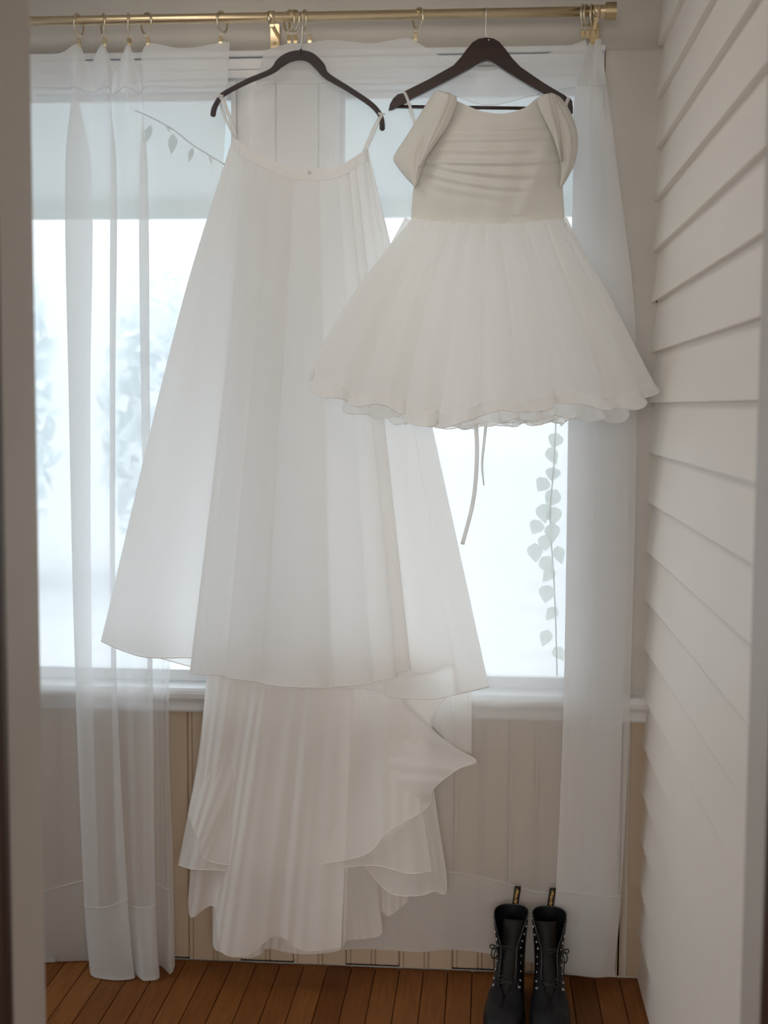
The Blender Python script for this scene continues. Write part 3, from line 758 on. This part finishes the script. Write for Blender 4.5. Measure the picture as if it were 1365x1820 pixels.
# organza tiers with rolled edges
layer('organza_tier',
      [(372, 1150, .13), (420, 1150, .14), (480, 1150, .13), (540, 1150, .14), (600, 1150, .13), (660, 1150, .14), (730, 1150, .13)],
      [(317, 1537, .15), (345, 1545, .18), (395, 1547, .175), (500, 1560, .16), (650, 1538, .165), (725, 1552, .175), (768, 1548, .15)],
      220, 60, M_organza, 4, 0.003, (6, 11),
      mid=[(352, 1345, .13), (400, 1350, .15), (450, 1350, .14), (530, 1350, .15), (620, 1350, .14), (690, 1350, .15), (740, 1350, .135)])
layer('organza_tier',
      [(372, 1150, .14), (430, 1150, .15), (500, 1150, .14), (560, 1150, .15), (620, 1150, .14), (680, 1150, .15), (760, 1150, .14)],
      [(334, 1446, .16), (352, 1490, .185), (374, 1531, .18), (500, 1540, .17), (640, 1522, .18), (690, 1478, .19), (744, 1446, .17)],
      220, 60, M_organza, 5, 0.003, (5, 12),
      mid=[(356, 1330, .135), (400, 1330, .155), (460, 1330, .145), (540, 1335, .155), (620, 1330, .145), (690, 1320, .155), (762, 1300, .14)])
layer('organza_tier',
      [(690, 1150, .12), (710, 1150, .125), (730, 1150, .12), (750, 1160, .125), (770, 1170, .12), (790, 1180, .12)],
      [(640, 1530, .13), (690, 1585, .15), (740, 1592, .155), (770, 1584, .145), (794, 1573, .13), (768, 1400, .12)],
      140, 60, M_organza, 6, 0.002, (4, 7),
      mid=[(680, 1340, .12), (700, 1350, .13), (720, 1350, .125), (735, 1350, .13), (760, 1350, .12), (766, 1300, .115)])
# flounce at the right: diagonal wavy edge running from under the hem down to the left
layer('side_flounce',
      [(700, 1150, .13), (690, 1200, .14), (680, 1250, .14), (670, 1300, .145), (660, 1350, .15), (650, 1400, .15), (645, 1450, .15), (640, 1500, .15), (638, 1520, .15)],
      [(800, 1232, .15), (764, 1284, .17), (802, 1324, .15), (846, 1352, .16), (812, 1368, .19), (770, 1402, .18), (766, 1426, .16), (740, 1450, .17), (660, 1508, .16)],
      220, 60, M_organza, 7, 0.002, (5, 9))
layer('side_flounce',
      [(760, 1170, .10), (780, 1180, .105), (800, 1190, .10), (820, 1190, .10), (838, 1190, .10)],
      [(764, 1286, .10), (800, 1322, .105), (812, 1330, .10), (826, 1336, .105), (838, 1340, .10)],
      80, 30, M_organza, 8, 0.001, (4,), edge=False)

# ------------------------------------------------------------------ short dress
dr = empty('short_bridal_dress', P(865, 390, -0.15)); tag(dr, 'short ivory off-shoulder dress with full skirt on the dark wooden hanger', 'dress')
# bodice: closed loop, front left to right then back
def loopb(L, Rr2, vL, vc, vR, df, ds, db, backdv=0, n=7, dip=0.0):
    o = []
    for k in range(n):
        s = k/(n-1); u = L+(Rr2-L)*s
        v = (vL*(1-s)+vR*s) + (vc-(vL+vR)/2)*math.sin(math.pi*s)**0.8
        o.append((u, v, ds+(df-ds)*math.sin(math.pi*s)**0.7))
    for k in range(n):
        s = 1-k/(n-1); u = L+4+(Rr2-L-8)*s
        v = (vL*(1-s)+vR*s) + (vc+backdv-(vL+vR)/2)*math.sin(math.pi*s)**0.8
        o.append((u, v, ds-0.012-(ds-0.012-db)*math.sin(math.pi*s)**0.7))
    return o
neckF = [(790, 178, .150), (806, 182, .165), (826, 190, .178), (856, 202, .188), (894, 206, .192), (930, 197, .186), (950, 182, .172), (966, 174, .158)]
neckB = [(964, 178, .135), (948, 190, .128), (930, 204, .122), (894, 214, .118), (856, 210, .120), (826, 198, .124), (806, 188, .128), (792, 182, .136)]
def ring(L, R, v, df, ds, db, sag=0):
    o = []
    for k in range(8):
        s = k/7; o.append((L+(R-L)*(0.5-0.5*math.cos(math.pi*(0.06+0.88*s)))/0.99 if 0 else L+(R-L)*s, v+sag*math.sin(math.pi*s), ds+(df-ds)*math.sin(math.pi*s)**0.6))
    for k in range(8):
        s = 1-k/7; o.append((L+3+(R-L-6)*s, v+sag*math.sin(math.pi*s), ds-0.01-(ds-0.01-db)*math.sin(math.pi*s)**0.6))
    return o
rows = [neckF+neckB, ring(770, 983, 232, .205, .155, .118, 4), ring(752, 994, 285, .215, .16, .118, 3), ring(739, 996, 340, .205, .155, .118), ring(735, 999, 394, .183, .148, .120, 11)]
def bod_fn(g, S, T):
    g = g.copy(); u, v = g[..., 0], g[..., 1]
    front = (S < 0.5)
    a = np.zeros_like(u)
    xx = (u-866)/130.0
    for (vc, slope, sag, wdt, am, x0, x1) in ((229, 0.0, 10, 4, .0035, -0.5, 0.95), (249, -.01, 3, 5, .0055, -0.9, 0.8), (268, .0, 6, 6, .005, -0.9, 0.7), (290, .0, 5, 4.5, .006, -0.9, 0.9), (306, .10, 12, 5, .0055, -0.95, 0.6), (326, .12, 16, 5, .0045, -0.95, 0.5), (342, .10, 10, 7, .003, -0.9, 0.3)):
        c = vc+slope*(u-866)+sag*(1-xx**2)-sag*0.6
        win = 1/(1+np.exp(-(xx-x0)*12))*1/(1+np.exp((xx-x1)*12))
        q = (v-c)/wdt
        a += 0.85*am*win*(np.exp(-q*q)-0.8*np.exp(-((v-c-wdt*1.6)/(wdt*1.2))**2))
    a += 0.0012*np.sin(u*0.11+v*0.03)
    # diagonal tuck on the right side
    q = (u-(985-(v-230)*0.42))/11.0
    a += 0.003*np.exp(-q*q)*((v > 235) & (v < 385))
    g[..., 2] += a*front*np.clip(T*6, 0, 1)
    return g
w = loft(rows, [0, .27, .52, .77, 1], 260, 170, closed=True, fn=bod_fn)
grid_mesh('bodice', w, M_bod, dr, closed=True, thick=0.001)
hem_line('neckline', w[0], 0.0010, M_edge, dr, closed=True)
wl_ = [[(a, b+0, c+0.003 if k < 8 else c) for k, (a, b, c) in enumerate(ring(734, 999, 386, .199, .152, .118))], [(a, b, c+0.003 if k < 8 else c) for k, (a, b, c) in enumerate(ring(733, 1001, 399, .200, .153, .118))]]
# sleeves: draped off-shoulder bands as bent tubes (flattened)
def sleeve(name, outer, inner, dfr, dbk, m):
    """closed strap: front face between outer and inner edge paths, wrapping round to the back"""
    n = len(outer); rows_ = []
    for (uo, vo), (ui, vi) in zip(outer, inner):
        um, vm = (uo+ui)/2, (vo+vi)/2
        rows_.append([(uo, vo, (dfr+dbk)/2), (uo*.75+ui*.25, vo*.75+vi*.25, dfr-0.006), (um, vm, dfr), (uo*.25+ui*.75, vo*.25+vi*.75, dfr-0.004), (ui, vi, (dfr+dbk)/2+0.004), (uo*.3+ui*.7, vo*.3+vi*.7, dbk), (uo*.7+ui*.3, vo*.7+vi*.3, dbk)])
    def fn(g, S, T):
        g = g.copy(); g[..., 2] += 0.0012*np.sin(S*6.283*4+T*3)*np.sin(T*3.1)+0.0006*np.sin(S*6.283*9+T*5); return g
    w = loft(rows_, list(np.linspace(0, 1, n)), 90, 60, closed=True, fn=fn)
    o = grid_mesh(name, w, m, dr, closed=True, thick=0.0008)
    return o
sleeve('sleeve', [(776, 165), (764, 180), (746, 209), (722, 248), (701, 282), (708, 300), (722, 318), (736, 333)],
       [(800, 170), (806, 180), (800, 205), (788, 232), (774, 256), (763, 276), (751, 305), (741, 334)], .198, .140, M_bod)
sleeve('sleeve', [(980, 169), (996, 178), (1010, 198), (1022, 228), (1026, 258), (1020, 294), (1006, 322), (997, 337)],
       [(960, 173), (964, 188), (974, 206), (984, 226), (990, 252), (994, 280), (996, 308), (994, 336)], .196, .140, M_bod)
sleeve('shoulder_fold', [(775, 165), (771, 180), (764, 200), (756, 228), (750, 262), (744, 300)],
       [(811, 175), (812, 186), (806, 206), (795, 230), (774, 260), (747, 300)], .212, .17, M_bod)
sleeve('shoulder_fold', [(986, 171), (990, 186), (993, 206), (995, 230), (996, 258), (997, 290)],
       [(955, 177), (956, 190), (962, 206), (972, 226), (984, 252), (995, 288)], .208, .17, M_bod)
# skirt of the dress
Ws = [(734, 389, .150), (748, 392, .168), (766, 395, .180), (784, 397, .186), (800, 398, .190), (818, 398, .195), (838, 399, .198), (858, 400, .199), (878, 400, .200), (898, 400, .199), (918, 399, .197),
      (936, 397, .193), (954, 395, .188), (972, 393, .180), (988, 391, .168), (1000, 388, .148),
      (990, 392, .130), (960, 395, .120), (915, 398, .116), (865, 400, .115), (815, 398, .116), (772, 395, .120), (745, 392, .130)]
Hs = [(548, 671, .225), (582, 703, .265), (632, 719, .285), (684, 720, .290), (712, 736, .290), (745, 752, .300), (796, 756, .315), (848, 742, .315), (900, 730, .320), (944, 734, .310), (980, 716, .300),
      (1018, 716, .292), (1062, 727, .285), (1108, 727, .270), (1144, 713, .245), (1161, 691, .205),
      (1135, 705, .160), (1060, 730, .145), (965, 748, .135), (865, 756, .135), (765, 754, .150), (680, 726, .170), (598, 696, .190)]
Ms = []
for k, (a, b) in enumerate(zip(Ws, Hs)):
    t = 0.42; u = a[0]+(b[0]-a[0])*t; v = a[1]+(b[1]-a[1])*t; d = a[2]+(b[2]-a[2])*0.62
    side = (a[0]-866)/132.0
    u += side*(16 if side < 0 else 7)
    Ms.append((u, v, d))
M2 = []
for k, (a, b) in enumerate(zip(Ws, Hs)):
    t = 0.82; u = a[0]+(b[0]-a[0])*t; v = a[1]+(b[1]-a[1])*t; d = a[2]+(b[2]-a[2])*0.90
    side = (a[0]-866)/132.0
    u += side*(12 if side < 0 else 4)
    M2.append((u, v, d))
def mini_fn(sc_=1.0, seed=0):
    def f(g, S, T):
        g = g.copy()
        e = np.exp((T-1)*12)
        ph = S*6.283*19+seed+0.9*np.sin(S*6.283*3+seed)
        am = 0.65+0.35*np.sin(S*6.283*5+2*seed)
        g[..., 0] += sc_*e*am*11*np.sin(ph)
        g[..., 1] += sc_*e*am*(5.5*np.cos(ph)+2.0*np.sin(S*6.283*31+1+seed))
        g[..., 2] += sc_*e*am*0.014*np.sin(ph+0.8)
        g[..., 2] += 0.0009*np.sin(S*6.283*37+seed)*np.clip(T*6, 0, 1)
        pp = S*6.283*14+seed+1.3*np.sin(S*6.283*3+seed*2)+0.5*T
        win = np.clip(np.sin(np.clip(S/0.66, 0, 1)*math.pi)*2.2, 0.15, 1)*(0.75+0.45*np.sin(S*6.283*4+seed))
        g[..., 0] += win*(4.0+8.5*T-3*T*T)*np.sin(pp)
        g[..., 2] += win*(0.004+0.011*T)*np.cos(pp)
        return g
    return f
w = loft([Ws, Ms, M2, Hs], [0, .42, .82, 1], 620, 90, closed=True, fn=mini_fn(0.9, 0.4))
grid_mesh('skirt_layer', w, M_satin2, dr, closed=True)
hem_line('rolled_hem', w[-1], 0.0011, M_edge, dr, closed=True)
# horsehair band at the hem
b2 = w[-7:].copy(); b2[..., 1] -= 0.001
grid_mesh('hem_band', b2, M_under, dr, closed=True)
# under layers, smaller in plan but longer
def inner(scale, dv, seed, m, shift=0):
    c = 866
    def q(rows_, f, add):
        return [(c+(u-c)*f+shift, v+add, 0.155+(d-0.155)*0.82) for u, v, d in rows_]
    w = loft([q(Ws, .97, 0), q(Ms, 1-(1-scale)*.4, 6), q(M2, 1-(1-scale)*.8, dv*.7), [(u, 0.35*v+0.65*752, d) for u, v, d in q(Hs, scale, dv)]], [0, .42, .82, 1], 520, 60, closed=True, fn=mini_fn(1.3, seed))
    grid_mesh('under_layer', w, m, dr, closed=True)
    hem_line('rolled_hem', w[-1], 0.0010, M_edge, dr, closed=True)
inner(0.60, 14, 2.1, M_under, -18)
inner(0.80, 4, 4.0, M_under, 10)
ribbon('sash_ribbon', [(846, 752, .20), (848, 800, .20), (845, 860, .195), (838, 905, .19), (822, 966, .185)], .2, 7, M_ribbon, dr, n=30)
ribbon('sash_ribbon', [(864, 752, .19), (860, 790, .19), (857, 825, .185), (860, 862, .18)], .19, 5, M_ribbon, dr, n=20, curl=1.2)
ribbon('hanging_loop', [(720, 168, .117), (726, 182, .118), (735, 210, .125), (744, 240, .14)], .13, 5, M_ribbon, dr)
ribbon('hanging_loop', [(718, 170, .096), (722, 182, .096), (731, 206, .11), (742, 236, .125)], .12, 4, M_ribbon, dr)
ribbon('hanging_loop', [(1010, 177, .117), (1007, 184, .118), (1003, 196, .125), (996, 215, .14)], .13, 6, M_ribbon, dr)
ribbon('hanging_loop', [(1009, 177, .096), (1005, 186, .096), (1001, 198, .11), (994, 215, .13)], .12, 4, M_ribbon, dr)

dr.location.y -= 0.022   # the whole dress hangs just in front of the hanger

# ------------------------------------------------------------------ boots
def boot(xc, yh, rot, side, label):
    """side=+1: outer side towards +x.  Local frame: heel at y=0, toe towards -y"""
    e = empty('laced_boot', (xc, yh, 0)); e.rotation_euler = (0, 0, rot); e.scale = (0.93, 1.12, 1.03)
    tag(e, label, 'boot', 'pair of black laced boots')
    def ch(name, bm, m, smooth=True, parent=None):
        me = bpy.data.meshes.new(name); bmesh.ops.recalc_face_normals(bm, faces=bm.faces); bm.to_mesh(me); bm.free()
        for p in me.polygons: p.use_smooth = smooth
        o = link(name, me, m, parent or e); return o
    #  F (front/top) y,z ; B (back/bottom) y,z ; half width ; half gap angle
    ST = [((-.292, .040), (-.292, .030), .012, 0), ((-.288, .058), (-.288, .024), .028, 0), ((-.275, .071), (-.276, .022), .040, 0), ((-.250, .078), (-.252, .022), .047, 0),
          ((-.222, .080), (-.222, .022), .0495, 0), ((-.195, .086), (-.192, .022), .049, 0.02), ((-.172, .097), (-.160, .022), .046, .25), ((-.150, .110), (-.120, .022), .042, .42),
          ((-.132, .124), (-.070, .022), .039, .48), ((-.120, .138), (-.012, .022), .036, .50), ((-.114, .152), (.000, .040), .036, .50), ((-.112, .167), (.003, .075), .0365, .55),
          ((-.114, .182), (.000, .110), .038, .66), ((-.117, .197), (-.004, .145), .040, .82), ((-.119, .211), (-.006, .180), .0425, .95), ((-.112, .220), (-.006, .208), .0445, 1.15), ((-.106, .224), (-.005, .222), .0450, 1.30)]
    n = 40; arr = []
    for F, B, hw_, gap in ST:
        c = ((F[0]+B[0])/2, (F[1]+B[1])/2); a = ((F[0]-B[0])/2, (F[1]-B[1])/2)
        row = []
        for k in range(n+1):
            th = gap+(2*math.pi-2*gap)*k/n
            cs, sn = math.cos(th), math.sin(th)
            cs2 = math.copysign(abs(cs)**0.85, cs); sn2 = math.copysign(abs(sn)**0.8, sn)
            row.append((hw_*sn2, c[0]+a[0]*cs2, c[1]+a[1]*cs2))
        arr.append(row)
    arr = np.array(arr); arr = cr(arr, 80)
    nv, nu = arr.shape[:2]
    me = bpy.data.meshes.new('upper'); idx = np.arange(nv*nu).reshape(nv, nu)
    fc = np.stack([idx[:-1, :-1], idx[1:, :-1], idx[1:, 1:], idx[:-1, 1:]], -1).reshape(-1, 4).tolist()
    fc.append(list(range(nu)))
    me.from_pydata(arr.reshape(-1, 3).tolist(), [], fc)
    for p in me.polygons: p.use_smooth = True
    up_ = link('upper', me, M_leather, e)
    _b = bmesh.new(); _b.from_mesh(me); bmesh.ops.remove_doubles(_b, verts=_b.verts[:], dist=1e-5); bmesh.ops.recalc_face_normals(_b, faces=_b.faces); _b.to_mesh(me); _b.free()
    for p in me.polygons: p.use_smooth = True
    md = up_.modifiers.new('t', 'SOLIDIFY'); md.thickness = 0.0024; md.offset = 0
    # leather edge round the collar and the lacing gap
    k0_ = 34
    edge = [arr[k, 0] for k in range(k0_, nv)] + [arr[nv-1, j] for j in range(1, nu)] + [arr[k, nu-1] for k in range(nv-2, k0_-1, -1)]
    bm = bmesh.new(); tube(bm, [Vector(p) for p in edge], 0.0013, seg=6); ch('leather_edge', bm, M_rim)
    # toe seam and quarter seam
    for kk in (30,):
        bm = bmesh.new(); tube(bm, [Vector(p)*1.0+Vector((0, 0, .0005)) for p in arr[kk, 2:-2]], 0.0011, seg=5); ch('seam', bm, M_leather)
    # tongue
    bm = bmesh.new(); TR = []
    path = [(-.190, .082, .018), (-.160, .098, .022), (-.136, .112, .024), (-.116, .130, .025), (-.102, .152, .026), (-.094, .176, .028), (-.088, .200, .030), (-.080, .216, .030)]
    path = cr(np.array(path), 24)
    lean = 0.010*side
    for q, (y, z, hw2) in enumerate(path):
        f = q/23
        TR.append([bm.verts.new((hw2*s+(-lean*f if True else 0), y+0.012*s*s, z-0.004*s*s)) for s in np.linspace(-1, 1, 9)])
    for a_, b2_ in zip(TR[:-1], TR[1:]):
        for j in range(8): bm.faces.new((a_[j], a_[j+1], b2_[j+1], b2_[j]))
    t_ = ch('tongue', bm, M_tongue); md = t_.modifiers.new('t', 'SOLIDIFY'); md.thickness = 0.003; md.offset = 0
    # insole
    # sole with welt and heel block
    outl = []
    for t in np.linspace(0, 2*math.pi, 48, endpoint=False):
        y = -.146+.152*math.cos(t)
        f = (y+.298)/.304
        wdt = 0.055*math.sin(math.pi*min(1, (0.5+f*0.0)))  # base half width
        wdt = np.interp(f, [0, .08, .25, .45, .62, .8, .93, 1], [.030, .046, .0545, .050, .0405, .040, .037, .026])
        s = math.sin(t); outl.append((wdt*math.copysign(abs(s)**0.55, s), y))
    for (nm, z0, z1, sc_, m_, flt) in (('sole', 0.010, 0.021, 1.0, M_rubber, None), ('welt', 0.0205, 0.0245, 1.015, M_rubber, None)):
        bm = bmesh.new(); A = [bm.verts.new((x*sc_, y, z0)) for x, y in outl]; B = [bm.verts.new((x*sc_, y, z1)) for x, y in outl]
        bm.faces.new(A); bm.faces.new(B[::-1])
        for k in range(48): bm.faces.new((A[k], A[(k+1) % 48], B[(k+1) % 48], B[k]))
        ch(nm, bm, m_, False)
    bm = bmesh.new(); hp = [(x*.97, y*1.0) for x, y in outl if y > -.085]
    hp.sort(key=lambda p: math.atan2(p[1]+.04, p[0]))
    A = [bm.verts.new((x, y, 0.0)) for x, y in hp]; B = [bm.verts.new((x, y, 0.011)) for x, y in hp]
    bm.faces.new(A); bm.faces.new(B[::-1])
    for k in range(len(hp)): bm.faces.new((A[k], A[(k+1) % len(hp)], B[(k+1) % len(hp)], B[k]))
    ch('heel', bm, M_rubber, False)
    bm = bmesh.new(); hp = [(x*.97, y) for x, y in outl if y < -.13]
    hp.sort(key=lambda p: math.atan2(p[1]+.2, p[0]))
    A = [bm.verts.new((x, y, 0.0)) for x, y in hp]; B = [bm.verts.new((x, y, 0.011)) for x, y in hp]
    bm.faces.new(A); bm.faces.new(B[::-1])
    for k in range(len(hp)): bm.faces.new((A[k], A[(k+1) % len(hp)], B[(k+1) % len(hp)], B[k]))
    ch('tread', bm, M_rubber, False)
    # eyelets and laces
    eye = []
    for q in range(10):
        kf = 31+q*4.9
        k = int(kf)
        if k >= nv-1: k = nv-2
        for s, j in ((1, 3 if q < 5 else 2), (-1, nu-4 if q < 5 else nu-3)):
            p = Vector(arr[k, j]); nrm = (Vector(arr[k, j+1])-Vector(arr[k, j-1])).cross(Vector(arr[min(k+1, nv-1), j])-Vector(arr[k-1, j])).normalized()
            cc = Vector((0, (arr[k, :, 1]).mean(), arr[k, :, 2].mean()))
            if nrm.dot(p-cc) < 0: nrm = -nrm
            t1_ = nrm.cross(Vector((1, 0, 0))).normalized(); t2_ = nrm.cross(t1_).normalized()
            bm = bmesh.new()
            tube(bm, [p+nrm*0.0024+t1_*0.0030*math.cos(a)+t2_*0.0030*math.sin(a) for a in [2*math.pi*i/12 for i in range(12)]], 0.0011, seg=6, closed=True)
            ch('eyelet', bm, M_eyelet)
            eye.append((q, s, p+nrm*0.0035))
    E_ = {(q, s): p for q, s, p in eye}
    for q in range(0, 6):
        for s in (1, -1):
            a = E_[(q, s)]; b3 = E_[(q+1, -s)] if q < 5 else E_[(q, -s)]
            mid_ = (a+b3)/2+Vector((0, -0.004 if s > 0 else -0.0065, 0.003))
            bm = bmesh.new(); tube(bm, [a, a*.7+b3*.3+Vector((0, -.003, .002)), mid_, a*.3+b3*.7+Vector((0, -.003, .002)), b3], [(0.0022, 0.0012)]*5, seg=7, flat=(0, -0.6, 0.8)); ch('lace', bm, M_lace)
    # loose bow loops hanging at the outer side
    base = E_[(5, side)]
    for (dx, dz, w_) in ((0.014, 0.022, 0.011), (0.010, -0.002, 0.008)):
        bm = bmesh.new()
        q = [base+Vector((side*(0.004+w_*math.sin(t)*1.0+dx*0.4*math.sin(t/2)), -0.002-0.003*math.sin(t), dz*math.sin(t/2)-0.018*(1-math.cos(t))/2*1.6)) for t in np.linspace(0, 2*math.pi*0.92, 18)]
        tube(bm, q, 0.0016, seg=7); ch('lace_loop', bm, M_lace)
    bm = bmesh.new(); tube(bm, [base, base+Vector((side*0.008, -0.004, -0.02)), base+Vector((side*0.007, -0.006, -0.045)), base+Vector((side*0.004, -0.012, -0.062))], 0.0016, seg=7); ch('lace_end', bm, M_lace)
    # pull loop with lettering
    lw_ = 0.0085; x0 = 0.006 if side < 0 else 0.004
    bm = bmesh.new(); pl = []
    zt = 0.222
    prof = [(-0.0035, zt-0.02), (-0.0045, zt), (-0.006, zt+0.022), (-0.0075, zt+0.040), (-0.006, zt+0.0445), (-0.0035, zt+0.044), (-0.002, zt+0.022), (0.0, zt), (0.0025, zt-0.02)]
    prof = cr(np.array(prof), 26)
    for y, z in prof:
        tl_ = (z-zt)*0.14
        pl.append([bm.verts.new((x0+tl_+s*lw_, y, z)) for s in (-1, 0, 1)])
    for a_, b2_ in zip(pl[:-1], pl[1:]):
        for j in range(2): bm.faces.new((a_[j], a_[j+1], b2_[j+1], b2_[j]))
    lp = ch('pull_loop', bm, M_loopf); md = lp.modifiers.new('t', 'SOLIDIFY'); md.thickness = 0.0011; md.offset = 0
    cu = bpy.data.curves.new('lettering', 'FONT'); cu.body = 'AirWair'; cu.size = 0.0118; cu.extrude = 0.0002; cu.shear = 0.3; cu.offset = 0.00022
    cu.align_x = 'CENTER'; cu.align_y = 'CENTER'
    to = bpy.data.objects.new('t', cu); COL.objects.link(to)
    bpy.context.view_layer.update()
    me = bpy.data.meshes.new_from_object(to.evaluated_get(bpy.context.evaluated_depsgraph_get()))
    bpy.data.objects.remove(to); me.name = 'lettering'; me.materials.clear()
    lt = link('lettering', me, M_gold, lp)
    tilt = math.radians(85.5)
    # text runs upward (local x -> +z), faces -y
    lt.matrix_local = Matrix.Translation((x0+0.0030, -0.0098, zt+0.0215)) @ Matrix.Rotation(math.atan2(0.14, 1), 4, 'Y') @ Matrix.Rotation(0.07, 4, 'X') @ Matrix(((0, -1, 0, 0), (0, 0, -1, 0), (1, 0, 0, 0), (0, 0, 0, 1)))
    return e
YH = -0.095
def px_x(u, v, Y): return P(u, v, Y).x
boot(px_x(912, 1680, YH-0.055), YH-0.01, -0.10, -1, 'left of the two black laced boots, its lace loops hanging out sideways')
boot(px_x(974, 1680, YH-0.055)+0.002, YH-0.015, -0.02, 1, 'right of the two black laced boots, nearer the clapboard wall')
